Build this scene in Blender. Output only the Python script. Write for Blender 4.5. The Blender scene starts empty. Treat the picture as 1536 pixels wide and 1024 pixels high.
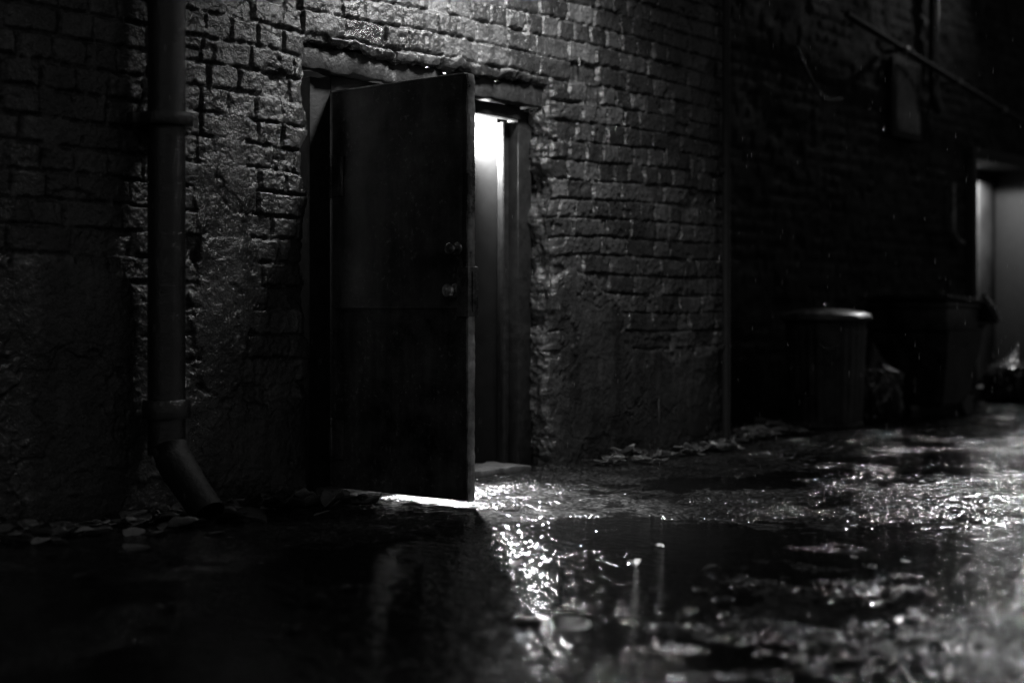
import bpy, bmesh, math, random
import numpy as np
from mathutils import Vector, Matrix
R = math.radians
rng = random.Random(7)
nr = np.random.RandomState(11)
scene = bpy.context.scene
col = scene.collection

# ------------------------------------------------------------------ noise
_perm = np.random.RandomState(5).permutation(4096)
_val = np.random.RandomState(6).rand(4096)
def _h(i, j, s):
    return _val[_perm[(_perm[(i + s * 131) & 4095] + j) & 4095]]
def vnoise(x, y, s=0):
    xi = np.floor(x).astype(int); yi = np.floor(y).astype(int)
    fx = x - xi; fy = y - yi
    fx = fx * fx * fx * (fx * (fx * 6 - 15) + 10); fy = fy * fy * fy * (fy * (fy * 6 - 15) + 10)
    a = _h(xi, yi, s); b = _h(xi + 1, yi, s); c = _h(xi, yi + 1, s); d = _h(xi + 1, yi + 1, s)
    return (a + (b - a) * fx) * (1 - fy) + (c + (d - c) * fx) * fy - .5
def fbm(x, y, f=1., o=4, s=0, g=.5):
    v = 0; A = 1
    for k in range(o):
        v = v + A * vnoise(x * f + 17.3 * k, y * f - 9.1 * k, s + k); A *= g; f *= 2.03
    return v
def sstep(a, b, x):
    t = np.clip((x - a) / (b - a), 0, 1); return t * t * (3 - 2 * t)

# ------------------------------------------------------------------ object helpers
def link(name, me, mats=(), parent=None):
    o = bpy.data.objects.new(name, me); col.objects.link(o)
    for m in (mats if isinstance(mats, (list, tuple)) else [mats]): me.materials.append(m)
    if parent is not None: o.parent = parent
    return o
def thing(name, label, cat, loc=(0, 0, 0), rz=0, group=None):
    o = bpy.data.objects.new(name, None); col.objects.link(o)
    o.location = loc; o.rotation_euler = (0, 0, rz); o.empty_display_size = .1
    return tag(o, label, cat, group)
def tag(o, label, cat, group=None):
    o['label'] = label; o['category'] = cat
    if group: o['group'] = group
    return o
def dup(root, loc, rot, label, group=None):
    r = root.copy(); col.objects.link(r); r.location = loc; r.rotation_euler = rot; r['label'] = label
    if group: r['group'] = group
    for ch in list(root.children):
        c = ch.copy(); col.objects.link(c); c.parent = r
        for g in list(ch.children):
            d = g.copy(); col.objects.link(d); d.parent = c
    return r
def np_mesh(name, V, F, shade=None, smooth=True):
    me = bpy.data.meshes.new(name)
    V = np.ascontiguousarray(V, dtype=np.float32); F = np.ascontiguousarray(F, dtype=np.int32)
    me.vertices.add(len(V)); me.vertices.foreach_set('co', V.ravel())
    n = F.shape[1]
    me.loops.add(F.size); me.loops.foreach_set('vertex_index', F.ravel())
    me.polygons.add(len(F)); me.polygons.foreach_set('loop_start', np.arange(0, F.size, n, dtype=np.int32))
    me.polygons.foreach_set('use_smooth', np.full(len(F), smooth))
    me.update(calc_edges=True); me.validate()
    if shade is not None:
        at = me.attributes.new('shade', 'FLOAT', 'POINT'); at.data.foreach_set('value', np.ascontiguousarray(shade, dtype=np.float32).ravel())
    return me
def grid_faces(nx, nz):
    i = np.arange(nx - 1)[None, :] + np.arange(nz - 1)[:, None] * nx
    return np.stack([i, i + 1, i + nx + 1, i + nx], -1).reshape(-1, 4)
def spaced(pts):
    """[(value, step to next)...] -> nonuniform coordinates"""
    out = []
    for (a, st), (b, _) in zip(pts[:-1], pts[1:]):
        n = max(1, int(round((b - a) / st))); out += list(np.linspace(a, b, n, endpoint=False))
    out.append(pts[-1][0]); return np.array(out)

class MB:
    def __init__(s): s.bm = bmesh.new()
    def box(s, c, size, rot=None, bev=0., seg=2):
        r = bmesh.ops.create_cube(s.bm, size=1); vs = r['verts']
        bmesh.ops.scale(s.bm, vec=size, verts=vs)
        if bev:
            es = list({e for v in vs for e in v.link_edges})
            rr = bmesh.ops.bevel(s.bm, geom=es, offset=bev, segments=seg, affect='EDGES', profile=.5)
            vs = list({v for f in rr['faces'] for v in f.verts} | {v for v in vs if v.is_valid})
        if rot is not None: bmesh.ops.rotate(s.bm, cent=(0, 0, 0), matrix=rot, verts=vs)
        bmesh.ops.translate(s.bm, vec=c, verts=vs); return s
    def lathe(s, prof, n=32, M=None, wob=None):
        rings = []
        for (r, z) in prof:
            ring = []
            for k in range(n):
                a = 2 * math.pi * k / n; rr = r * (1 + (wob(a, z) if wob else 0))
                p = Vector((rr * math.cos(a), rr * math.sin(a), z))
                ring.append(s.bm.verts.new(M @ p if M else p))
            rings.append(ring)
        for A, B in zip(rings[:-1], rings[1:]):
            for k in range(n):
                s.bm.faces.new((A[k], A[(k + 1) % n], B[(k + 1) % n], B[k]))
        for ring, flip in ((rings[0], True), (rings[-1], False)):
            if prof[0 if flip else -1][0] > 1e-4:
                s.bm.faces.new(ring[::-1] if flip else ring)
        return s
    def tube(s, pts, r, n=12, cap=True, rf=None):
        pts = [Vector(p) for p in pts]; rings = []
        up = Vector((.123, .31, .9))
        for i, p in enumerate(pts):
            t = (pts[min(i + 1, len(pts) - 1)] - pts[max(i - 1, 0)]).normalized()
            u = t.cross(up)
            if u.length < .05: u = t.cross(Vector((1, .2, 0)))
            u.normalize(); v = t.cross(u).normalized(); rr = rf(i) if rf else r
            rings.append([s.bm.verts.new(p + (u * math.cos(2 * math.pi * k / n) + v * math.sin(2 * math.pi * k / n)) * rr) for k in range(n)])
        for A, B in zip(rings[:-1], rings[1:]):
            for k in range(n): s.bm.faces.new((A[k], A[(k + 1) % n], B[(k + 1) % n], B[k]))
        if cap: s.bm.faces.new(rings[0][::-1]); s.bm.faces.new(rings[-1])
        return s
    def build(s, name, mat, parent=None, smooth=True, angle=35):
        bmesh.ops.recalc_face_normals(s.bm, faces=s.bm.faces[:])
        me = bpy.data.meshes.new(name); s.bm.to_mesh(me); s.bm.free()
        if smooth:
            me.polygons.foreach_set('use_smooth', [True] * len(me.polygons))
            try: me.set_sharp_from_angle(angle=R(angle))
            except Exception: pass
        return link(name, me, mat, parent)

# ------------------------------------------------------------------ materials
def mat(name):
    m = bpy.data.materials.new(name); m.use_nodes = True
    nt = m.node_tree; b = nt.nodes['Principled BSDF']; return m, nt, b
def N(nt, t, **kw):
    n = nt.nodes.new(t)
    for k, v in kw.items():
        if k.startswith('i_'): n.inputs[k[2:].replace('_', ' ')].default_value = v
        else: setattr(n, k, v)
    return n
def grey(v): return (v, v, v, 1)
def noise(nt, co, scale, detail=4, rough=.5, dist=0):
    n = N(nt, 'ShaderNodeTexNoise'); n.inputs['Scale'].default_value = scale; n.inputs['Detail'].default_value = detail
    n.inputs['Roughness'].default_value = rough; n.inputs['Distortion'].default_value = dist
    nt.links.new(co, n.inputs['Vector']); return n.outputs['Fac']
def ramp(nt, fac, a, b, va=0., vb=1.):
    n = N(nt, 'ShaderNodeMapRange'); n.inputs['From Min'].default_value = a; n.inputs['From Max'].default_value = b
    n.inputs['To Min'].default_value = va; n.inputs['To Max'].default_value = vb
    nt.links.new(fac, n.inputs['Value']); return n.outputs['Result']
def mth(nt, op, a, b=None):
    n = N(nt, 'ShaderNodeMath', operation=op)
    for k, v in enumerate((a, b)):
        if v is None: continue
        if isinstance(v, (int, float)): n.inputs[k].default_value = v
        else: nt.links.new(v, n.inputs[k])
    return n.outputs[0]
def greycol(nt, fac, sock):
    c = N(nt, 'ShaderNodeCombineColor')
    for k in range(3): nt.links.new(fac, c.inputs[k])
    nt.links.new(c.outputs[0], sock)
def bump(nt, b, heights, prev=None):
    for (h, dist, st) in heights:
        n = N(nt, 'ShaderNodeBump'); n.inputs['Distance'].default_value = dist; n.inputs['Strength'].default_value = st
        nt.links.new(h, n.inputs['Height'])
        if prev is not None: nt.links.new(prev, n.inputs['Normal'])
        prev = n.outputs['Normal']
    nt.links.new(prev, b.inputs['Normal'])

def masonry_mat(name='wet_masonry', r0=.14, r1=.34, spec=.8):
    m, nt, b = mat(name)
    co = N(nt, 'ShaderNodeTexCoord').outputs['Object']
    at = N(nt, 'ShaderNodeAttribute', attribute_name='shade').outputs['Fac']
    st = noise(nt, co, 2.2, 6, .62)
    mp = N(nt, 'ShaderNodeMapping'); mp.inputs['Scale'].default_value = (9, 9, 1.1); nt.links.new(co, mp.inputs[0])
    strk = noise(nt, mp.outputs[0], 1.6, 5, .6)
    fine = noise(nt, co, 90, 5, .65)
    v = mth(nt, 'MULTIPLY', at, ramp(nt, st, .3, .7, .25, 1.0))
    v = mth(nt, 'MULTIPLY', v, ramp(nt, strk, .3, .7, .6, 1.3))
    v = mth(nt, 'MULTIPLY', v, ramp(nt, fine, .3, .7, .6, 1.35))
    greycol(nt, v, b.inputs['Base Color'])
    wet = noise(nt, co, 3.1, 5, .6)
    nt.links.new(ramp(nt, wet, .35, .65, r0, r1), b.inputs['Roughness'])
    b.inputs['Specular IOR Level'].default_value = spec
    bump(nt, b, [(noise(nt, co, 40, 4, .6), .014, .55), (noise(nt, co, 110, 3, .6), .007, .7)])
    return m
def ground_mat():
    m, nt, b = mat('wet_asphalt')
    co = N(nt, 'ShaderNodeTexCoord').outputs['Object']
    big = noise(nt, co, .9, 5, .6); med = noise(nt, co, 5, 4, .6)
    vo = N(nt, 'ShaderNodeTexVoronoi', feature='F1'); vo.inputs['Scale'].default_value = 75; nt.links.new(co, vo.inputs['Vector'])
    vo2 = N(nt, 'ShaderNodeTexVoronoi', feature='F1'); vo2.inputs['Scale'].default_value = 34; nt.links.new(co, vo2.inputs['Vector'])
    v = mth(nt, 'MULTIPLY', ramp(nt, big, .3, .7, .010, .026), ramp(nt, med, .3, .7, .5, 1.5))
    sepc = N(nt, 'ShaderNodeSeparateColor'); nt.links.new(vo.outputs['Color'], sepc.inputs[0])
    v = mth(nt, 'MULTIPLY', v, ramp(nt, mth(nt, 'POWER', sepc.outputs[0], 3.), 0, 1, .45, 3.2))
    greycol(nt, v, b.inputs['Base Color'])
    nt.links.new(ramp(nt, noise(nt, co, 1.7, 5, .6), .35, .65, .07, .2), b.inputs['Roughness'])
    b.inputs['Specular IOR Level'].default_value = .5
    # rounded wet stones standing out of the binder, in patches
    vo.inputs['Scale'].default_value = 64
    d2 = mth(nt, 'MULTIPLY', vo.outputs['Distance'], vo.outputs['Distance'])
    pat = ramp(nt, noise(nt, co, 1.3, 5, .6), .42, .62, .12, 1.)
    stone = mth(nt, 'MULTIPLY', mth(nt, 'MULTIPLY', d2, -1.), pat)
    bump(nt, b, [(noise(nt, co, 8, 3, .5), .02, .3), (stone, .010, .8)])
    return m
def water_mat():
    m, nt, b = mat('rain_water')
    b.inputs['Base Color'].default_value = grey(.003)
    b.inputs['IOR'].default_value = 1.33; b.inputs['Roughness'].default_value = .08
    co = N(nt, 'ShaderNodeTexCoord').outputs['Object']
    mp = N(nt, 'ShaderNodeMapping'); mp.inputs['Rotation'].default_value = (0, 0, -.714); mp.inputs['Scale'].default_value = (26, 9, 1); nt.links.new(co, mp.inputs[0])
    vo = N(nt, 'ShaderNodeTexVoronoi', feature='F1'); vo.inputs['Scale'].default_value = 42; nt.links.new(co, vo.inputs['Vector'])
    drops = mth(nt, 'MULTIPLY', ramp(nt, vo.outputs['Distance'], .0, .35, 1., 0.), ramp(nt, noise(nt, co, 1.6, 4, .6), .36, .56, 0., 1.))
    bump(nt, b, [(noise(nt, mp.outputs[0], 1, 3, .6), .0125, .8), (drops, .0035, .8)])
    return m
def metal_mat(name, base=.03, r0=.25, r1=.5, sc=14, metallic=0., fine=.5, streak=True, spec=.5, dist=.004, chips=0.):
    m, nt, b = mat(name)
    co = N(nt, 'ShaderNodeTexCoord').outputs['Object']
    mp = N(nt, 'ShaderNodeMapping'); mp.inputs['Scale'].default_value = (12, 12, 1.2) if streak else (6, 6, 6); nt.links.new(co, mp.inputs[0])
    s = noise(nt, mp.outputs[0], 1.5, 6, .65); p = noise(nt, co, 4, 8, .7)
    v = mth(nt, 'MULTIPLY', ramp(nt, s, .32, .68, .65 * base, 1.4 * base), ramp(nt, p, .38, .66, .3, 2.4))
    if chips:
        big = ramp(nt, noise(nt, co, 5, 4, .6), .42, .62, 0., 1.)
        v = mth(nt, 'ADD', v, mth(nt, 'MULTIPLY', mth(nt, 'MULTIPLY', ramp(nt, noise(nt, co, 38, 6, .7), .57, .63, 0., chips), big), 1.))
    greycol(nt, v, b.inputs['Base Color'])
    nt.links.new(ramp(nt, p, .35, .65, r0, r1), b.inputs['Roughness'])
    b.inputs['Metallic'].default_value = metallic; b.inputs['Specular IOR Level'].default_value = spec
    bump(nt, b, [(noise(nt, co, sc, 4, .6), dist * 2, .4), (noise(nt, co, sc * 9, 3, .6), dist * .6, fine)])
    return m
def plain_mat(name, base, rough, sc=20, amt=.5, bd=.004, bs=.4):
    m, nt, b = mat(name)
    co = N(nt, 'ShaderNodeTexCoord').outputs['Object']
    p = noise(nt, co, sc, 6, .62)
    greycol(nt, ramp(nt, p, .3, .7, base * (1 - amt), base * (1 + amt)), b.inputs['Base Color'])
    b.inputs['Roughness'].default_value = rough
    bump(nt, b, [(noise(nt, co, sc * 3, 4, .6), bd, bs)])
    return m
def emit_mat(name, s):
    m, nt, b = mat(name); b.inputs['Base Color'].default_value = grey(.8)
    b.inputs['Emission Color'].default_value = grey(1); b.inputs['Emission Strength'].default_value = s
    return m
M_wall = masonry_mat(); M_dim_wall = masonry_mat('dimmed_masonry', .55, .8, .2); M_ground = ground_mat(); M_water = water_mat()
M_door = metal_mat('black_painted_steel', .05, .30, .6, 9, 0, .5, chips=.16)
M_edge = metal_mat('worn_lit_edge_steel', .28, .22, .5, 25, .6, .8)  # pale tone also stands for light caught on the door's edges
M_iron = metal_mat('wet_cast_iron', .007, .12, .24, 16, 0, 1., False, .9, .007)
M_iron.node_tree.nodes['Principled BSDF'].inputs['IOR'].default_value = 1.6
M_latch = metal_mat('worn_latch_steel', .12, .22, .4, 20, .5, .3)
M_shoe = plain_mat('shadowed_dull_iron', .006, .7, 14, .6, .008, .6)  # darker, duller iron for the outlet; its shadow is put into the tone
M_dark = plain_mat('dull_dark_paint', .014, .7, 20, .4, .001, .2)
M_wood = plain_mat('old_dark_timber', .03, .45, 14, .6, .01, .6)
M_lid = metal_mat('dull_bin_lid_steel', .06, .25, .5, 12, .3, .3)
M_hard = metal_mat('dull_hardware_steel', .5, .15, .32, 30, .8, .3, False)
M_frame = plain_mat('painted_door_frame', .022, .5, 18, .5)
M_frame.node_tree.nodes['Principled BSDF'].inputs['Specular IOR Level'].default_value = .2
M_hall = plain_mat('hallway_plaster', .013, .8, 6, .3, .002, .3); M_hall.node_tree.nodes['Principled BSDF'].inputs['Specular IOR Level'].default_value = .08
M_stone = plain_mat('worn_concrete', .1, .4, 14, .5, .01, .5)
M_zinc = metal_mat('galvanised_steel', .16, .2, .42, 12, .5, .4)
M_plastic = metal_mat('black_bin_plastic', .02, .25, .45, 20, 0, .3, False)
M_pale = plain_mat('pale_rendered_panel', .10, .6, 2.2, .7, .004, .4)
M_leaf = plain_mat('wet_dead_leaf', .2, .35, 25, .6, .004, .5)
M_leaf2 = plain_mat('pale_wet_dead_leaf', .36, .32, 25, .5, .004, .5)
M_paper = plain_mat('soggy_paper', .4, .6, 12, .3)
M_bulb = emit_mat('lit_bulb_glass', 60)
M_glass = metal_mat('dark_window_glass', .05, .08, .2, 4, 0, .1, False)

# ------------------------------------------------------------------ brick height field
COURSE = .116
def brick_layout(seed, x0, x1, nrows):
    r = random.Random(seed); rows = []
    for k in range(nrows):
        b = [x0 - r.random() * .3]
        hdr = r.random() < .3
        while b[-1] < x1 + .4:
            L = r.choice([.15, .16, .17]) if (hdr or r.random() < .25) else r.uniform(.25, .31)
            b.append(b[-1] + L)
        rows.append(np.array(b))
    return rows
def brickfield(X, Z, seed, x0, x1, plaster):
    rows = brick_layout(seed, x0, x1, 90)
    zw = Z + .016 * fbm(X, Z, 1.1, 2, 3) * 2 + .006 * fbm(X, Z, 7, 2, 8)
    r = np.clip(np.floor(zw / COURSE).astype(int), 0, 89); fz = zw - r * COURSE
    idx = np.zeros(X.shape, int); dx = np.zeros(X.shape); cx = np.zeros(X.shape)
    xj = X + .008 * fbm(X, Z, 9, 2, 21)
    for k in np.unique(r):
        m = r == k; b = rows[k]; i = np.clip(np.searchsorted(b, xj[m]) - 1, 0, len(b) - 2)
        idx[m] = i + k * 977; dx[m] = np.minimum(xj[m] - b[i], b[i + 1] - xj[m]); cx[m] = xj[m] - (b[i] + b[i + 1]) / 2
    h1 = _val[_perm[idx & 4095]]; h2 = _val[_perm[(idx * 7 + 91) & 4095]]; h3 = _val[_perm[(idx * 13 + 401) & 4095]]; h4 = _val[_perm[(idx * 5 + 77) & 4095]]
    d = np.minimum(dx, np.minimum(fz, COURSE - fz))
    d = d + .010 * fbm(X, Z, 22, 3, 31) + .004 * fbm(X, Z, 70, 2, 33)
    er = .003 + .010 * h4 ** 2
    m = sstep(.003, .004 + er, d)
    fine = fbm(X, Z, 42, 4, 40, .6); rough = fbm(X, Z, 14, 3, 45)
    hb = (h1 - .5) * .014 - .022 * (h2 > .94) + (fz - COURSE / 2) * (h3 - .45) * .12 + cx * (h4 - .5) * .05 + fine * (.003 + .005 * h2) + rough * .006
    hm = -.020 + fine * .008 + rough * .018
    h = hm * (1 - m) + hb * m
    # chipped bricks
    chip = sstep(.34, .44, fbm(X, Z, 4.3, 4, 52)); h = h - chip * (.012 + .008 * fine)
    sb = (.04 + .12 * h3 ** 1.6) * (1 + .5 * rough); sm = .09 + .06 * fine
    sh = sm * (1 - m) + sb * m
    # render coat
    pn = plaster(X, Z) + .42 * fbm(X, Z, 1.3, 4, 60, .5) + .06 * fbm(X, Z, 18, 3, 66)
    p = sstep(-.02, .035, pn); pe = sstep(.0, .5, pn)
    hp = .013 + .010 * fbm(X, Z, 2.3, 4, 70) + .004 * fine + .006 * rough
    pit = sstep(.10, .16, fbm(X, Z, 1.9, 6, 75, .62)) * (.55 + .45 * (fbm(X, Z, 5, 2, 78) > 0)); hp = hp - pit * (.009 + .006 * fine)
    crack = np.abs(fbm(X, Z, 1.9, 4, 80)); ck = 1 - sstep(.0, .012, crack); hp = hp - ck * .010
    h = h * (1 - p) + hp * p
    sp = .055 + .05 * fbm(X, Z, 3, 5, 84, .6) + .05 * fbm(X * 4, Z * .6, 3, 4, 88) - .02 * pit
    sh = sh * (1 - p) + sp * p
    return h, np.clip(sh, .012, .5)

OX0, OX1, OZ = -.30, 1.61, 2.27           # brick opening
def wall_plaster(X, Z):
    v = (.62 - Z) * 1.1                                              # rendered plinth
    v = np.maximum(v, .42 - np.hypot((X - 1.95) / .36, (Z - .85) / .38) * .5 - .1)      # patch right of the opening
    v = np.maximum(v, .42 - np.hypot((X + .78) / .26, (Z - 1.1) / .75) * .40)           # crumbling coat beside the pipe
    v = np.maximum(v, .28 - np.hypot((X + 1.7) / .6, (Z - .8) / .5) * .4)
    return v - .02
xs = spaced([(-6, .12), (-2.2, .007), (OX0, .007), (OX1, .007), (3.48, .02), (3.5, .02)])
zs = spaced([(-.06, .012), (0, .007), (OZ, .007), (3.2, .1), (8, .1)])
X, Z = np.meshgrid(xs, zs)
Hh, Sh = brickfield(X, Z, 3, -6, 4, wall_plaster)
# broken arris round the opening
dxo = np.maximum(np.maximum(OX0 - X, X - OX1), 0); dzo = np.maximum(Z - OZ, 0); do = np.hypot(dxo, dzo)
arr = np.exp(-do / .03)
Hh = Hh * (1 - .5 * arr) - arr * (.012 + .03 * np.clip(fbm(X, Z, 9, 3, 90) + .2, 0, 1))
# uneven sagging head course (soldier brick edge) and ragged sides
jx = np.exp(-do / .12) * (.05 * fbm(X * .3, Z, 6, 4, 95)); jz = np.exp(-do / .10) * (.035 * fbm(X, Z * .3, 5, 4, 97))
jx = jx * (Z < 3) ; jz = np.where(Z < .2, 0, jz)
V = np.stack([X + jx, -Hh, Z + jz], -1).reshape(-1, 3)
F = grid_faces(len(xs), len(zs))
xc = (xs[:-1] + xs[1:]) / 2; zc = (zs[:-1] + zs[1:]) / 2
hole = (((xc > OX0) & (xc < OX1))[None, :] & (zc < OZ)[:, None]).ravel()
b1 = thing('brick_building', 'old brick building with peeling render, broken around its open doorway', 'building')
link('brick_wall', np_mesh('brick_wall', V, F[~hole], Sh), M_wall, b1)
# reveals: run the broken edge of the opening back into the wall
ix0 = int(np.argmin(abs(xs - OX0))); ix1 = int(np.argmin(abs(xs - OX1))); iz1 = int(np.argmin(abs(zs - OZ)))
Vg = V.reshape(len(zs), len(xs), 3); Sg = Sh
path = [(k, ix0) for k in range(0, iz1)] + [(iz1, k) for k in range(ix0, ix1)] + [(k, ix1) for k in range(iz1, -1, -1)]
P0 = np.array([Vg[a, b] for a, b in path]); S0 = np.array([Sg[a, b] for a, b in path])
nd = 34; dep = np.linspace(0, 1, nd); L = np.arange(len(path)) * .007
LL, DD = np.meshgrid(L, dep * .30)
base = np.tile(P0[None], (nd, 1, 1))
tgt = base.copy(); tgt[..., 1] = base[..., 1] * (1 - dep[:, None]) + .30 * dep[:, None]
inw = np.zeros((len(path), 2))
for i, (a, b) in enumerate(path):
    inw[i] = (1, 0) if b == ix0 and a < iz1 else ((-1, 0) if b == ix1 else (0, -1))
amp = (.035 * fbm(LL, DD, 8, 4, 111, .6) + .012 * fbm(LL, DD, 40, 3, 117) + .012) * np.minimum(1, DD / .03)
tgt[..., 0] += inw[None, :, 0] * amp; tgt[..., 2] += inw[None, :, 1] * amp * .8
shr = np.tile(S0[None], (nd, 1)) * .0 + .07 + .08 * fbm(LL, DD, 9, 4, 119)
link('door_reveal', np_mesh('door_reveal', tgt.reshape(-1, 3), grid_faces(len(path), nd), np.clip(shr, .02, .3)), M_wall, b1)
# body of the building behind the face, cut round the hallway
mb = MB()
mb.box((-3.30, 3.15, 4), (5.4, 5.7, 8.0)); mb.box((2.62, 3.15, 4), (1.70, 5.7, 8.0)); mb.box((.585, 3.15, 5.42), (2.37, 5.7, 5.16))
mb.build('masonry_core', M_wood, b1, False)
me = np_mesh('end_wall', *[np.array(a) for a in ([(3.5, 0, 0), (3.5, 6, 0), (3.5, 6, 8), (3.5, 0, 8)], [(0, 1, 2, 3)])], np.full(4, .1)); link('end_wall', me, M_wall, b1)
# lintel beam, frame, threshold
def rough_bar(c, size, ax, amp, f, n, seed):
    """a weathered bar: fine box grid pushed about by noise"""
    m = MB(); m.box((0, 0, 0), size, bev=.012, seg=2)
    cuts = [e for e in m.bm.edges if abs((e.verts[0].co - e.verts[1].co)[ax]) > size[ax] * .6]
    bmesh.ops.subdivide_edges(m.bm, edges=cuts, cuts=n, use_grid_fill=True)
    for v in m.bm.verts:
        p = v.co; q = [f * p[0] + 3, f * p[1] + f * p[2] + 9]
        if ax == 2: q = [f * p[2] + 3, f * (p[0] + p[1]) * 1.5 + 9]
        dv = float(fbm(np.array([q[0]]), np.array([q[1]]), 1, 4, seed)[0]) * amp
        for k in range(3):
            if k != ax: v.co[k] += dv * (1 if v.co[k] > 0 else -1)
        v.co += Vector(c)
    return m
rough_bar((.655, .12, 2.205), (1.95, .12, .11), 0, .022, 9, 160, 130).build('lintel_beam', M_wood, b1)
fr = MB()
fr.box((-.098, .17, 1.06), (.14, .09, 2.12), bev=.006)                 # left post
fr.box((1.535, .19, 1.06), (.12, .09, 2.12), bev=.006)                 # right post
fr.box((.725, .17, 2.105), (1.50, .085, .075), bev=.006)               # head
fr.build('door_frame', M_frame, b1)
st = MB(); st.box((1.452, .235, 1.03), (.045, .035, 2.06), bev=.006); st.box((1.464, .275, 1.03), (.02, .04, 2.06), bev=.004); st.build('door_stop', M_frame, b1)
st = MB(); st.box((.0, .235, 1.03), (.03, .035, 2.06), bev=.004); st.build('door_stop', M_frame, b1)
rough_bar((.68, .20, .012), (1.62, .30, .05), 0, .012, 9, 120, 140).build('threshold', M_stone, b1)
# the passage behind the doorway
hb = MB(); hx0, hx1, hy0, hy1, hz = -.55, 1.47, .30, 4.0, 2.75
hb.box(((hx0 + hx1) / 2, (hy0 + hy1) / 2, -.06), (hx1 - hx0 + .3, hy1 - hy0, .16))
hb.box((hx1 + .06, (hy0 + hy1) / 2, 1.4), (.12, hy1 - hy0 - .02, 2.76)); hb.box((hx0 - .02, (hy0 + hy1) / 2, 1.4), (.12, hy1 - hy0 - .02, 2.76))
hb.box(((hx0 + hx1) / 2, hy1 + .06, 1.4), (hx1 - hx0, .12, 2.76)); hb.box(((hx0 + hx1) / 2, (hy0 + hy1) / 2, hz + .06), (hx1 - hx0 + .1, hy1 - hy0 - .02, .12))
hb.build('hallway', M_hall, b1, False)
# thin pale runs down the brick face
tr = [(1000, 222, 24), (1038, 238, 30), (1003, 338, 24), (868, 86, 14), (988, 596, 40)]
CAM = Vector((-5.1, -5.5, .909)); FPX = 2200.; HORY = 474.; AX = math.atan(1906 / FPX)
def on_wall(px, py, y):
    r = (px - 768) / FPX; u = (HORY - py) / FPX
    d = (math.cos(AX) + math.sin(AX) * r, math.sin(AX) - math.cos(AX) * r, u); t = (y - CAM.y) / d[1]
    return Vector((CAM.x + t * d[0], y, CAM.z + t * d[2]))
M_run = plain_mat('pale_run', .07, .25, 60, .4)
for (px, py, ln) in tr:
    p = on_wall(px, py, -.012); q = on_wall(px, py + ln, -.012)
    m = MB(); n = 9
    m.tube([(p.x + rng.uniform(-.003, .003), -.012 - rng.uniform(0, .004), p.z + (q.z - p.z) * k / n) for k in range(n + 1)], .006, 8, rf=lambda i: .0035 + .004 * math.sin(math.pi * (i + .4) / (n + 1)))
    m.build('pale_run', M_run, b1)

# ------------------------------------------------------------------ door leaf
dr = thing('door', 'heavy black steel door standing wide open across the lit doorway', 'door', (.0, .115, 0), R(-88.5))
W, T, D0, D1 = .925, .046, .032, 2.055
def panel(z0, z1, y):
    nx, nz = 70, 80
    xx, zz = np.meshgrid(np.linspace(.004, W - .034, nx), np.linspace(z0, z1, nz))
    e = np.minimum(np.minimum(xx, W - .034 - xx), np.minimum(zz - z0, z1 - zz)); e = sstep(0, .03, e)
    hh = (.010 * fbm(xx, zz, 2.2, 3, 150) + .0018 * fbm(xx, zz, 14, 3, 155)) * e
    return np_mesh('door_panel', np.stack([xx, y - hh, zz], -1).reshape(-1, 3), grid_faces(nx, nz))
m = MB(); m.box((W / 2 - .0215, 0, (D0 + D1) / 2), (W + .023, T - .006, D1 - D0), bev=.004); m.build('leaf_core', M_door, dr)
link('door_panel', panel(D0 + .004, .948, -T / 2 - .002), M_door, dr)
link('door_panel', panel(.952, D1 - .004, -T / 2 - .0045), M_door, dr)
m = MB(); m.box((W / 2, -T / 2 - .006, .95), (W - .04, .003, .010), bev=.001); m.build('seam_strip', M_door, dr)
e = rough_bar((W - .008, 0, (D0 + D1) / 2), (.018, T + .008, D1 - D0 + .004), 2, .0028, 26, 300, 160); e.build('edge_strip', M_edge, dr)
m = MB(); m.box((W / 2 - .02, 0, D1 + .003), (W - .02, T, .008), bev=.002); m.build('top_strip', M_edge, dr)
m = MB(); m.box((W - .024, -.004, 1.025), (.072, T + .03, .235), bev=.004); m.box((W + .014, 0, 1.025), (.006, .026, .19), bev=.002)
m.build('latch_guard', M_latch, dr)
for (kx, kz, s) in ((.858, 1.228, 1.), (.845, 1.03, 1.1)):
    Mx = Matrix.Translation((kx, -T / 2 - .004, kz)) @ Matrix.Rotation(R(90), 4, 'X')
    m = MB(); m.lathe([(.032 * s, 0), (.032 * s, .004), (.026 * s, .009), (.012 * s, .011), (.010 * s, .035)], 24, Mx); k1 = m.build('lock_rose', M_hard, dr)
    m = MB(); m.lathe([(.010 * s, .03), (.014 * s, .034), (.026 * s, .040), (.030 * s, .052), (.027 * s, .064), (.014 * s, .071), (.0, .072)], 24, Mx); m.build('door_knob', M_hard, dr)
for z in (.28, 1.62):
    m = MB(); m.lathe([(.013, z - .11), (.014, z - .108), (.014, z + .108), (.013, z + .11)], 14, Matrix.Translation((-.006, -T / 2 - .004, 0)))
    m.box((.045, -T / 2 - .007, z), (.085, .005, .2), bev=.001); m.build('hinge', M_latch, dr)

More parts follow.
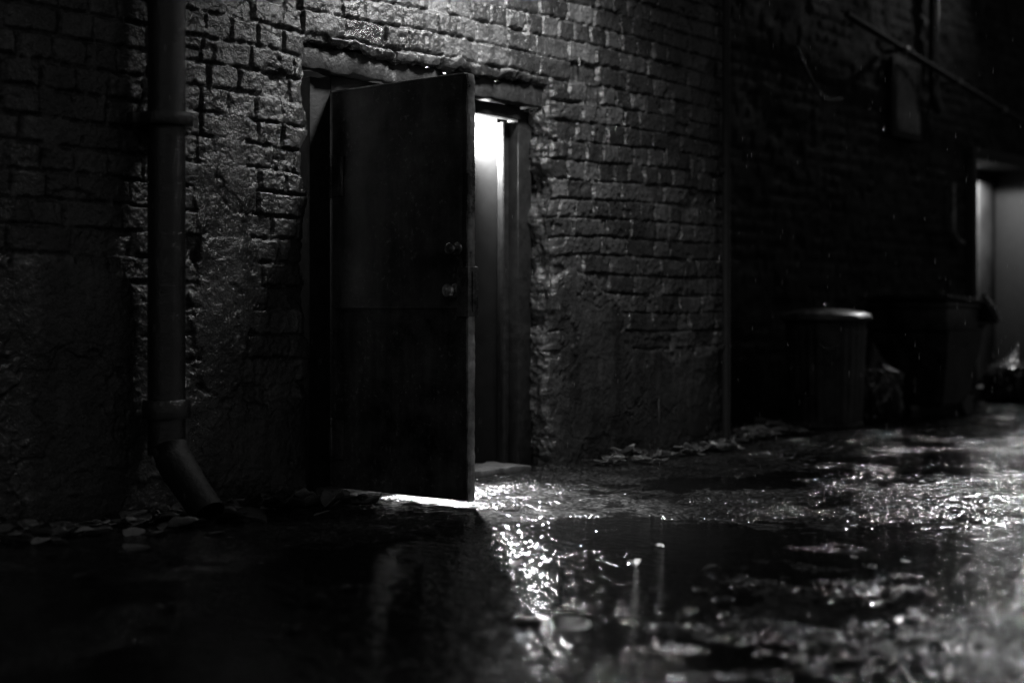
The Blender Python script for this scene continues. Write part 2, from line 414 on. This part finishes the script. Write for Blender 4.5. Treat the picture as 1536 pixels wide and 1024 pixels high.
# ------------------------------------------------------------------ ground and water
gx = spaced([(-40, 2), (-8, .3), (-4.2, .0115), (3.2, .022), (8, .06), (13, .5), (16, 3), (40, 3)])
gy = spaced([(-40, 2), (-9, .3), (-5.0, .0115), (.6, .03), (1.2, .1), (1.4, 2), (40, 2)])
GX, GY = np.meshgrid(gx, gy)
DIPS = [(-1.2, -1.9, 1.0, .8, .026), (-2.0, -2.6, .9, .7, .022), (1.9, -1.15, .7, .35, .012), (-2.6, -1.3, .5, .3, .012)]
def ground_h(x, y):
    h = .020 * fbm(x, y, .55, 3, 200) + .012 * fbm(x, y, 2.3, 4, 205) + .005 * fbm(x, y, 9, 3, 210)
    near = np.exp(-np.abs(y + .05) / .35) * .016           # silt banked at the wall foot
    h = h + near * (1 + fbm(x, y, 3, 3, 215)) * (y > -2)
    # crack / ridge across the foreground
    c = np.abs(y + 2.3 - .25 * x + .25 * fbm(x, y, .9, 3, 220)); h = h - .006 * np.exp(-(c / .05) ** 2)
    for (a, b, ra, rb, dz) in DIPS:
        h = h - dz * np.exp(-(((x - a) / ra) ** 2 + ((y - b) / rb) ** 2) ** 1.5)
    return h
def grit(x, y):
    n = fbm(x, y, 26, 2, 230, .5); k = fbm(x, y, 44, 1, 236)
    pat = sstep(-.25, .35, fbm(x, y, 1.1, 4, 240))
    return (np.abs(n) * -.008 + .004 * k + .007 * fbm(x, y, 11, 2, 244)) * (.45 + .8 * pat)
GH = ground_h(GX, GY) + grit(GX, GY) * (np.abs(GX) < 12) * (np.abs(GY) < 6)
far = sstep(13, 20, np.maximum(np.abs(GX), np.abs(GY))); GH = GH * (1 - far)
ing = (GX > -.6) & (GX < 1.6) & (GY > .30); GH = np.where(ing, -.2, GH)
GH = np.where((GX > -.2) & (GX < 1.6) & (GY > -.15) & (GY <= .30), np.minimum(GH, .004), GH)
g = link('ground', np_mesh('ground', np.stack([GX, GY, GH], -1).reshape(-1, 3), grid_faces(len(gx), len(gy))), M_ground); g['kind'] = 'structure'
wx = spaced([(-12, .5), (14, .5)]); wy = spaced([(-12, .5), (1.0, .5)])
WX, WY = np.meshgrid(wx, wy)
w = link('water', np_mesh('water', np.stack([WX, WY, np.full(WX.shape, -.003)], -1).reshape(-1, 3), grid_faces(len(wx), len(wy))), M_water); w['kind'] = 'structure'
def gz(x, y): return float(ground_h(np.array([x]), np.array([y]))[0])

# ------------------------------------------------------------------ drainpipe on the near wall
PX, PY, PR = -1.225, -.135, .082
dp = thing('drainpipe', 'fat wet cast iron drainpipe running down the wall left of the door', 'drainpipe', (PX, PY, 0))
m = MB(); zz = [.30 + k * .05 for k in range(76)]
m.tube([(0, 0, z) for z in zz], PR, 32); m.build('pipe', M_iron, dp)
m = MB(); m.lathe([(PR, 1.735), (PR + .03, 1.742), (PR + .034, 1.752), (PR + .034, 1.785), (PR + .03, 1.797), (PR, 1.803)], 36)
m.box((0, .06, 1.77), (.30, .05, .05), bev=.006); m.build('collar', M_iron, dp)
m = MB(); m.lathe([(PR, .46), (PR + .02, .462), (PR + .024, .48), (PR + .024, .53), (PR + .017, .542), (PR, .546)], 36); m.build('collar', M_iron, dp)
m = MB()
pts = [(0, 0, .47), (0, 0, .40), (.0, -.012, .34), (.0, -.05, .285), (.0, -.10, .235), (.0, -.2, .15), (.0, -.30, .065)]
m.tube(pts, PR * .94, 28, cap=False, rf=lambda i: PR * (.98 if i < 5 else .9)); m.build('outlet_shoe', M_shoe, dp)
m = MB(); m.box((0, .075, 1.77), (.10, .12, .06), bev=.006); m.build('wall_bracket', M_iron, dp)

# slim conduit on the far corner
cd = thing('corner_conduit', 'thin vertical pipe up the far corner of the brick wall', 'pipe', (3.44, -.04, 0))
m = MB(); m.tube([(0, 0, .02 + k * .2) for k in range(26)], .028, 14); m.build('pipe', M_dark, cd)
for z in (.7, 1.9, 3.1):
    m = MB(); m.box((0, .012, z), (.10, .04, .03), bev=.004); m.build('pipe_clip', M_dark, cd)

# ------------------------------------------------------------------ second building, set back
Y2 = 1.1
xs2 = spaced([(3.3, .028), (10.05, .028), (11.75, .028), (16, .4), (17, .4)]); zs2 = spaced([(-.06, .028), (4.4, .2), (8, .2)])
X2, Z2 = np.meshgrid(xs2, zs2)
H2, S2 = brickfield(X2, Z2, 9, 3, 18, lambda x, z: (.5 - z) * .7 - .05)
b2 = thing('set_back_building', 'dark blurred brick building set back beyond the corner with a lit entrance', 'building')
E0, E1, EZ = 10.05, 11.75, 2.62
F2 = grid_faces(len(xs2), len(zs2)); xc2 = (xs2[:-1] + xs2[1:]) / 2; zc2 = (zs2[:-1] + zs2[1:]) / 2
hole2 = (((xc2 > E0) & (xc2 < E1))[None, :] & (zc2 < EZ)[:, None]).ravel()
link('brick_wall', np_mesh('brick_wall', np.stack([X2, Y2 - H2, Z2], -1).reshape(-1, 3), F2[~hole2], S2 * .22), M_dim_wall, b2)  # brick tone scaled down, putting the far wall's darkness into its colour
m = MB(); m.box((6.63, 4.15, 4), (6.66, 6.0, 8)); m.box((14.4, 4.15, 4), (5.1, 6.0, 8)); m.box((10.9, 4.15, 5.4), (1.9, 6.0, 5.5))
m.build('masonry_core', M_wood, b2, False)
m = MB()
m.box((10.9, 1.60, 1.34), (1.66, .10, 2.56)); m.build('entrance_back', M_dark, b2)
m = MB(); m.box((10.85, 1.535, 1.32), (.60, .03, 2.3), bev=.006); m.box((11.45, 1.535, 1.32), (.42, .03, 2.3), bev=.006)
m.build('entrance_panel', M_pale, b2)
m = MB(); m.box((10.01, 1.3, 1.31), (.1, .55, 2.62), bev=.01); m.box((11.79, 1.3, 1.31), (.1, .55, 2.62), bev=.01); m.box((10.9, 1.3, 2.66), (1.9, .55, .12), bev=.01)
m.build('entrance_frame', M_dark, b2)
m = MB(); m.box((10.9, .95, .07), (1.9, .5, .16), bev=.015); m.build('doorstep', M_stone, b2)
# boarded window high on the set-back wall
wn = MB(); c = on_wall(1358, 150, Y2 - .04)
wn.box((c.x, c.y, c.z), (.62, .05, .78), bev=.01); f1 = wn.build('window', M_frame, b2)
wn = MB(); wn.box((c.x, c.y - .02, c.z), (.50, .03, .66), bev=.004); wn.build('pane', M_glass, f1)
# pipes on it
vp = on_wall(1401, 0, Y2 - .09)
pp = thing('soil_pipe', 'vertical soil pipe high up on the set back wall', 'pipe', (vp.x, vp.y, 0))
m = MB(); m.tube([(0, 0, 3.2 + k * .2) for k in range(20)], .055, 16); m.lathe([(.055, 3.42), (.075, 3.43), (.075, 3.52), (.055, 3.53)], 20); m.build('pipe', M_iron, pp)
m = MB(); m.tube([(0, 0, 3.24), (0, -.01, 3.14), (.03, -.01, 3.06), (.1, -.01, 3.0)], .055, 14); m.build('pipe_bend', M_iron, pp)
a = on_wall(1270, 22, Y2 - .22); bq = on_wall(1545, 190, Y2 - .22)
ip = thing('slanted_pipe', 'long slanting pipe descending across the upper set back wall', 'pipe', a)
dv = Vector(bq) - Vector(a)
m = MB(); m.tube([dv * (k / 20) for k in range(21)], .032, 14); m.build('pipe', M_dark, ip)
for t in (.27, .55, .82):
    m = MB(); q = dv * t; m.box((q.x, .09, q.z), (.05, .22, .04), bev=.004); m.lathe([(.032, -.03), (.045, -.028), (.045, .028), (.032, .03)], 16, Matrix.Translation(q) @ dv.to_track_quat('Z', 'Y').to_matrix().to_4x4())
    m.build('pipe_bracket', M_zinc, ip)
a = on_wall(1195, 70, Y2 - .1); bq = on_wall(1263, 148, Y2 - .1); dv = Vector(bq) - Vector(a)
m = MB(); m.tube([dv * (k / 12) + Vector((0, 0, -.18 * math.sin(math.pi * k / 12))) for k in range(13)], .016, 10)
o = m.build('cable', M_iron); o.location = a; tag(o, 'short slack cable drooping on the dark set back wall', 'cable')
a = on_wall(1429, 318, Y2 - .06); bq = on_wall(1444, 362, Y2 - .06)
m = MB(); hz = a.z - bq.z; m.tube([(0, 0, .3), (0, 0, 0), (0, 0, -hz * .6), (.03, -.01, -hz * .85), (.09, -.02, -hz), (.2, -.02, -hz - .02)], .03, 12)
o = m.build('hooked_pipe', M_zinc); o.location = a; tag(o, 'short hooked vent pipe on the wall beside the lit entrance', 'pipe')

# ------------------------------------------------------------------ bins
tc = thing('dustbin', 'round ribbed metal dustbin with a domed lid by the corner', 'dustbin', (5.62, .40, .0), .3)
rib = lambda a, z: .012 * math.cos(a * 28)
m = MB(); m.lathe([(.285, .012), (.30, .02), (.30, .05), (.29, .06)] + [(.29 + .035 * k / 12, .06 + .80 * k / 12) for k in range(13)] + [(.335, .875), (.335, .90)], 168, wob=lambda a, z: rib(a, z) if .07 < z < .86 else 0)
m.build('body', M_plastic, tc)
m = MB(); m.lathe([(.352, .872), (.365, .876), (.366, .915), (.350, .93), (.30, .945), (.18, .965), (.05, .972), (0, .972)], 60)
m.lathe([(.367, .880), (.374, .886), (.374, .900), (.367, .906)], 60); ld = m.build('lid', M_lid, tc)
m = MB(); m.tube([(-.09, 0, .965), (-.085, 0, .985), (-.05, 0, 1.0), (.05, 0, 1.0), (.085, 0, .985), (.09, 0, .965)], .011, 10); m.build('lid_handle', M_iron, ld)
for s in (R(195), R(15)):
    m = MB(); ca, sa = math.cos(s), math.sin(s)
    def pt(r, t, z): return (ca * r - sa * t, sa * r + ca * t, z)
    m.tube([pt(.322, -.07, .70), pt(.365, -.065, .69), pt(.375, -.03, .655), pt(.375, .03, .655), pt(.365, .065, .69), pt(.322, .07, .70)], .010, 10); m.build('side_handle', M_iron, tc)

wb = thing('wheelie_bin', 'tall black wheeled bin with sloping lid behind the round dustbin', 'bin', (7.60, .45, 0), R(-2))
def taper(m, z0, z1, a0, b0, a1, b1, bev=.02):
    r = bmesh.ops.create_cube(m.bm, size=1); 
    for v in r['verts']:
        t = v.co.z + .5; v.co = Vector((v.co.x * (a0 + (a1 - a0) * t), v.co.y * (b0 + (b1 - b0) * t), z0 + (z1 - z0) * t))
    bmesh.ops.bevel(m.bm, geom=list({e for v in r['verts'] for e in v.link_edges}), offset=bev, segments=3, affect='EDGES')
m = MB(); taper(m, .10, .80, .54, .56, .74, .78); m.box((-.09, 0, .92), (.62, .79, .28), bev=.012); m.build('body', M_plastic, wb)
m = MB(); m.box((-.09, 0, 1.005), (.68, .84, .05), bev=.012); m.build('rim', M_plastic, wb)
m = MB(); m.box((-.10, .0, 1.06), (.76, .90, .045), Matrix.Rotation(R(3), 3, 'Y'), bev=.012); m.box((.385, .0, .955), (.34, .90, .04), Matrix.Rotation(R(38), 3, 'Y'), bev=.012); ld = m.build('lid', M_plastic, wb)
m = MB(); m.tube([(.22, -.44, 1.095), (.29, -.445, 1.06), (.40, -.445, .985), (.53, -.44, .885)], .028, 12); m.build('lid_glint', M_hard, ld)  # bright steel tube added along the lid to carry its glint
m = MB(); m.tube([(.36, -.36, .80), (.47, -.36, .82), (.47, .36, .82), (.36, .36, .80)], .018, 12); m.build('handle', M_plastic, wb)
for sy in (-.27, .27):
    m = MB(); m.lathe([(.05, -.03), (.095, -.03), (.10, -.02), (.10, .02), (.095, .03), (.05, .03)], 28, Matrix.Translation((.22, sy, .10)) @ Matrix.Rotation(R(90), 4, 'X')); m.build('wheel', M_plastic, wb)

def blob_bag(name, loc, sx, sy, sz, seed, label):
    m = MB(); bmesh.ops.create_icosphere(m.bm, subdivisions=5, radius=1)
    vs = list(m.bm.verts); co = np.array([v.co[:] for v in vs])
    th = np.arctan2(co[:, 1], co[:, 0]); n1 = fbm(co[:, 0] * 1.5 + seed, co[:, 2] * 1.5 + co[:, 1], 1, 3, seed)
    fold = np.abs(fbm(th * 2.2 + seed, co[:, 2] * .9, 1.6, 4, seed + 5)) 
    for v, n_, f_ in zip(vs, n1, fold):
        z = v.co.z; k = 1 + .35 * n_ - .28 * f_
        neck = 1 - .80 * max(0, (z - .55) / .45) ** .8
        zz = max(z, -.62) + .62 + (.25 * max(0, z - .7) / .3)
        v.co = Vector((v.co.x * sx * k * neck, v.co.y * sy * k * neck, zz * sz / 1.87))
    o = m.build(name, M_bag); o.location = loc; tag(o, label, 'rubbish bag')
M_bag = plain_mat('black_bag_film', .02, .22, 9, .4, .01, .5)
blob_bag('rubbish_bag', (6.42, .40, 0), .30, .28, .70, 301, 'black rubbish bag slumped between the dustbin and the wheeled bin')
blob_bag('rubbish_bag', (10.15, .62, 0), .42, .34, .62, 307, 'black rubbish bag in front of the lit entrance step')

# ------------------------------------------------------------------ leaves and litter
def leaf_mesh(seed, curl, kind=0):
    nx, ny = 15, 11; V = []; r = random.Random(seed)
    ph = r.random() * 6
    for i in range(nx):
        t = i / (nx - 1)
        wd = .42 * math.sin(math.pi * t ** .8) ** .75 * (1 + (.22 * abs(math.sin(t * 9 + ph)) if kind else .05 * math.sin(t * 23 + ph)))
        for j in range(ny):
            s = j / (ny - 1) * 2 - 1
            x = t - .5; y = s * wd
            z = curl * (s * s) * wd * 1.3 + curl * .7 * (x * x) * (1 if seed % 2 else -.8) + .05 * math.sin(x * 9 + s * 4 + ph) * abs(s) - .02 * math.exp(-(s * 6) ** 2)
            V.append((x, y, z))
    zmin = min(v[2] for v in V); V = [(x, y, z - zmin) for x, y, z in V]
    F = [(i * ny + j, (i + 1) * ny + j, (i + 1) * ny + j + 1, i * ny + j + 1) for i in range(nx - 1) for j in range(ny - 1)]
    me = bpy.data.meshes.new('fallen_leaf'); bm = bmesh.new()
    vs = [bm.verts.new(v) for v in V]
    for f in F: bm.faces.new([vs[k] for k in f])
    bmesh.ops.solidify(bm, geom=bm.faces[:], thickness=.012)
    # stalk
    st = [Vector((.48 + .05 * k, .012 * k * k * (1 if seed % 3 else -1), V[(nx - 1) * ny + ny // 2][2] - zmin * 0 + .01 * k)) for k in range(5)]
    rings = []
    for p in st: rings.append([bm.verts.new(p + Vector((0, math.cos(a) * .012, math.sin(a) * .012))) for a in (0, 2.1, 4.2)])
    for A, B in zip(rings[:-1], rings[1:]):
        for k in range(3): bm.faces.new((A[k], A[(k + 1) % 3], B[(k + 1) % 3], B[k]))
    bmesh.ops.recalc_face_normals(bm, faces=bm.faces[:])
    bm.to_mesh(me); bm.free(); me.polygons.foreach_set('use_smooth', [True] * len(me.polygons))
    return me
LM = [leaf_mesh(k, c, k % 2) for k, c in enumerate((.15, .55, .3, .8, .45, .2, .95, .6))]
for i, me in enumerate(LM): me.materials.append(M_leaf2 if i in (0, 3, 5) else M_leaf)
def put_leaf(x, y, s, k, label, group=None, rx=None, dz=0):
    o = bpy.data.objects.new('fallen_leaf', LM[k]); col.objects.link(o)
    o.scale = (s, s * rng.uniform(.75, 1.1), s * rng.uniform(.35, .8)); o.rotation_euler = (R(rng.uniform(-12, 12)) if rx is None else rx, R(rng.uniform(-12, 12)), rng.uniform(0, 6.28))
    o.location = (x, y, max(gz(x, y), -.003) + .004 + dz); tag(o, label, 'leaf', group); return o
def on_ground(px, py):
    r = (px - 768) / FPX; u = (HORY - py) / FPX
    d = (math.cos(AX) + math.sin(AX) * r, math.sin(AX) - math.cos(AX) * r, u); t = -CAM.z / d[2]
    return CAM.x + t * d[0], CAM.y + t * d[1]
def pleaf(px, py, s, k, label, group=None, **kw):
    x, y = on_ground(px, py); return put_leaf(x, min(y, -.06) if x < 3.45 else y, s, k, label, group, **kw)
pleaf(205, 828, .17, 0, 'long pale flat leaf lying on the wet ground, nearest the camera')
pleaf(245, 778, .17, 3, 'large curled pale leaf at the wall foot below the drainpipe')
pleaf(275, 786, .19, 1, 'broad dark crumpled leaf next to the pale curled one')
pleaf(375, 785, .18, 4, 'big glossy curled leaf lying where the drainpipe outlet ends')
pleaf(324, 805, .11, 5, 'small pale leaf lying flat in front of the drainpipe outlet')
pleaf(240, 806, .10, 2, 'small folded leaf on the ground just behind the long pale leaf')
pleaf(130, 866, .11, 2, 'small dark leaf out on the wet ground at far left')
pleaf(462, 728, .20, 3, 'large dim leaf propped at the wall foot left of the door', dz=.02)
pleaf(483, 774, .09, 5, 'single small leaf lying in the water left of the door')
pleaf(615, 840, .13, 2, 'lone half sunk leaf in the water before the door')
pleaf(855, 938, .13, 0, 'lone flat leaf in the foreground water right of the light streak')
pleaf(790, 932, .12, 5, 'flat leaf beside the light streak in the foreground water')
pleaf(880, 690, .15, 1, 'curled leaf standing at the wall foot right of the doorway', dz=.01)
pleaf(1150, 648, .24, 3, 'large pale crumpled leaf heap edge beside the dustbin', dz=.03)
for k in range(85):
    x = -2.0 + rng.random() * 1.9; put_leaf(x, -.07 - abs(rng.gauss(0, .16)), rng.uniform(.08, .17), rng.randrange(8), 'small wet dead leaf in the litter below the drainpipe and door hinge', 'leaf litter left of the door', dz=rng.random() * .03)
for k in range(55):
    x = 1.75 + rng.random() * 1.7; put_leaf(x, -.06 - abs(rng.gauss(0, .10)), rng.uniform(.07, .15), rng.randrange(8), 'small wet dead leaf in the litter between doorway and wall corner', 'leaf litter right of the doorway', dz=rng.random() * .035)
for k in range(40):
    x = 3.5 + rng.random() * 1.35; put_leaf(x, .05 + rng.random() * .55, rng.uniform(.12, .24), rng.randrange(8), 'blurred dead leaf in the litter beside the round dustbin', 'leaf litter by the dustbin', dz=rng.random() * .05)
for k in range(22):
    px = rng.uniform(60, 1450); py = rng.uniform(790, 1000); pleaf(px, py, rng.uniform(.04, .08), rng.randrange(8), 'scrap of leaf scattered on the open wet ground', 'leaf scraps on the wet ground')

# ------------------------------------------------------------------ falling rain: small drops of water
nd_ = 800; bm = bmesh.new()
for k in range(nd_):
    d = rng.uniform(4.8, 9.5); px = rng.uniform(-.37, .37); u = rng.uniform(-.28, .24)
    p = Vector((CAM.x + d * (math.cos(AX) + math.sin(AX) * px), CAM.y + d * (math.sin(AX) - math.cos(AX) * px), CAM.z + d * u))
    if p.z < .03 or p.y > -.05: continue
    r = rng.uniform(.0005, .0009)
    mt = Matrix.Translation(p) @ Matrix.Diagonal((r, r, r * 20, 1))
    bmesh.ops.create_icosphere(bm, subdivisions=1, radius=1, matrix=mt)
me = bpy.data.meshes.new('rain'); bm.to_mesh(me); bm.free(); me.polygons.foreach_set('use_smooth', [True] * len(me.polygons))
mr, ntr, br = mat('rain_drop_water'); br.inputs['Base Color'].default_value = grey(.9); br.inputs['Roughness'].default_value = .1; br.inputs['IOR'].default_value = 1.33; br.inputs['Transmission Weight'].default_value = .6
o = link('rain', me, mr); o['kind'] = 'stuff'

# ------------------------------------------------------------------ lamps
def point(name, parent, loc, watts, rad=.04, spot=None):
    d = bpy.data.lights.new(name, 'SPOT' if spot else 'POINT'); d.energy = watts; d.color = (1, 1, 1); d.shadow_soft_size = rad
    if spot: d.spot_size = R(spot); d.spot_blend = .85
    o = bpy.data.objects.new(name, d); col.objects.link(o); o.parent = parent; o.location = loc; return o
def wall_lamp(loc, reach, label, watts):
    """bracket lamp: wall plate, swan-neck arm, enamel shade, bulb; origin at the wall"""
    t = thing('wall_lamp', label, 'lamp', loc, 0, None)
    m = MB(); m.lathe([(.07, 0), (.07, .012), (.05, .02), (.02, .03)], 24, Matrix.Rotation(R(90), 4, 'X')); m.build('wall_plate', M_iron, t)
    m = MB(); m.tube([(0, -.01, 0), (0, -.15, .02), (0, -reach * .5, .10), (0, -reach * .85, .10), (0, -reach * .97, .05), (0, -reach, -.03)], .016, 12); m.build('arm', M_iron, t)
    aim = (Vector((.05, 0, -1.32)) - Vector((0, -reach, -.2))).to_track_quat('-Z', 'Y')
    Ms = Matrix.Translation((0, -reach, -.03)) @ aim.to_matrix().to_4x4()
    m = MB(); m.lathe([(.03, -.02), (.05, -.05), (.07, -.10), (.15, -.16), (.21, -.205), (.205, -.205), (.145, -.165), (.06, -.11), (.03, -.06)], 32, Ms); m.build('shade', M_iron, t)
    m = MB(); m.lathe([(.0, -.205), (.02, -.20), (.034, -.175), (.03, -.145), (.016, -.12), (.014, -.10)], 18, Ms); m.build('bulb', M_bulb, t)
    point('lamp_light', t, Ms @ Vector((0, 0, -.24)), watts, .18, 116).rotation_euler = aim.to_euler()
    return t
wall_lamp((.85, -.0, 3.72), 1.15, 'bracket lamp on the brick wall over the open doorway', 300)
fl = thing('floodlight', 'flood lamp on a bracket high on the set back wall, turned down the alley', 'lamp', (10.2, Y2, 4.75))
m = MB(); m.tube([(0, -.02, 0), (0, -.4, .05), (0, -.80, .02)], .022, 12); m.box((0, -.02, 0), (.16, .03, .16), bev=.006); m.build('arm', M_iron, fl)
aim = (Vector((3.6, -1.5, 0)) - Vector((10.2, .3, 4.7))).to_track_quat('-Z', 'Y')
Mf = Matrix.Translation((0, -.82, -.05)) @ aim.to_matrix().to_4x4()
m = MB(); m.lathe([(.0, .14), (.08, .14), (.12, .10), (.17, -.02), (.175, -.04), (.165, -.04), (.11, .07), (.0, .10)], 28, Mf); m.build('housing', M_iron, fl)
m = MB(); m.lathe([(.0, -.005), (.10, -.005), (.10, .01), (.0, .012)], 24, Mf); m.build('bulb', M_bulb, fl)
sp = point('lamp_light', fl, Mf @ Vector((0, 0, -.03)), 750, .10, 34); sp.rotation_euler = aim.to_euler()
dl = thing('downlight', 'recessed lamp in the head of the far lit entrance', 'lamp', (10.72, 1.34, 2.60))
m = MB(); m.lathe([(.09, 0), (.09, -.012), (.07, -.014), (.065, -.004), (.0, -.003)], 28); m.build('trim', M_iron, dl)
point('lamp_light', dl, (0, 0, -.03), 110, .05, 165).data.spot_blend = .15
hl = thing('bulkhead_lamp', 'bare bulkhead lamp glowing high on the hallway wall inside the doorway', 'lamp', (1.47, .62, 2.04))
m = MB(); m.lathe([(.07, 0), (.07, .03), (.06, .035)], 24, Matrix.Rotation(R(-90), 4, 'Y')); m.build('base', M_iron, hl)
m = MB(); m.lathe([(.05, .03), (.05, .045), (.04, .06), (.02, .068), (0, .07)], 24, Matrix.Rotation(R(-90), 4, 'Y')); m.build('bulb', M_bulb, hl)
point('lamp_light', hl, (-.10, 0, 0), 640, .09)
m = MB(); m.box((-.125, 0, -.125), (.25, .17, .012), bev=.003); m.build('added_light_shield', M_iron, hl)  # unseen plate added to keep lamplight off the lower hallway wall
sl = point('added_spill_spot', hl, (-.17, 0, -.17), 3000, .05, 42)  # extra unseen spot, added to brighten the ground outside the door
sl.rotation_euler = (Vector((.08, -.82, 0)) - Vector((1.30, .62, 1.87))).to_track_quat('-Z', 'Y').to_euler()

# ------------------------------------------------------------------ night sky, moon
wd = bpy.data.worlds.new('World'); scene.world = wd; wd.use_nodes = True
nt = wd.node_tree; bg = nt.nodes['Background']
sk = nt.nodes.new('ShaderNodeTexSky'); sk.sky_type = 'NISHITA'; sk.sun_disc = False; sk.sun_elevation = R(28); sk.sun_rotation = R(150)
bw = nt.nodes.new('ShaderNodeRGBToBW'); nt.links.new(sk.outputs[0], bw.inputs[0]); nt.links.new(bw.outputs[0], bg.inputs['Color'])
bg.inputs['Strength'].default_value = .006
sd = bpy.data.lights.new('moon', 'SUN'); sd.energy = .05; sd.angle = R(12); sd.color = (1, 1, 1)
so = bpy.data.objects.new('moon', sd); col.objects.link(so); so.rotation_euler = Vector((.75, .55, -.55)).to_track_quat('-Z', 'Y').to_euler()

# ------------------------------------------------------------------ camera
cd_ = bpy.data.cameras.new('camera'); cam = bpy.data.objects.new('camera', cd_); col.objects.link(cam)
cam.location = CAM; cam.rotation_euler = (R(90), 0, AX - R(90))
cd_.sensor_width = 36; cd_.lens = 36 * FPX / 1536; cd_.shift_y = (HORY - 512) / 1536; cd_.clip_end = 300; cd_.clip_start = .05
cd_.dof.use_dof = True; cd_.dof.focus_distance = 7.2; cd_.dof.aperture_fstop = 1.05
scene.camera = cam
scene.view_settings.view_transform = 'Standard'; scene.view_settings.look = 'None'; scene.view_settings.exposure = 0; scene.view_settings.gamma = 1
scene.render.engine = 'CYCLES'
cy = scene.cycles; cy.use_denoising = True; cy.denoising_prefilter = 'ACCURATE'; cy.max_bounces = 6; cy.diffuse_bounces = 3; cy.glossy_bounces = 4; cy.sample_clamp_indirect = 3; cy.caustics_reflective = False; cy.caustics_refractive = False
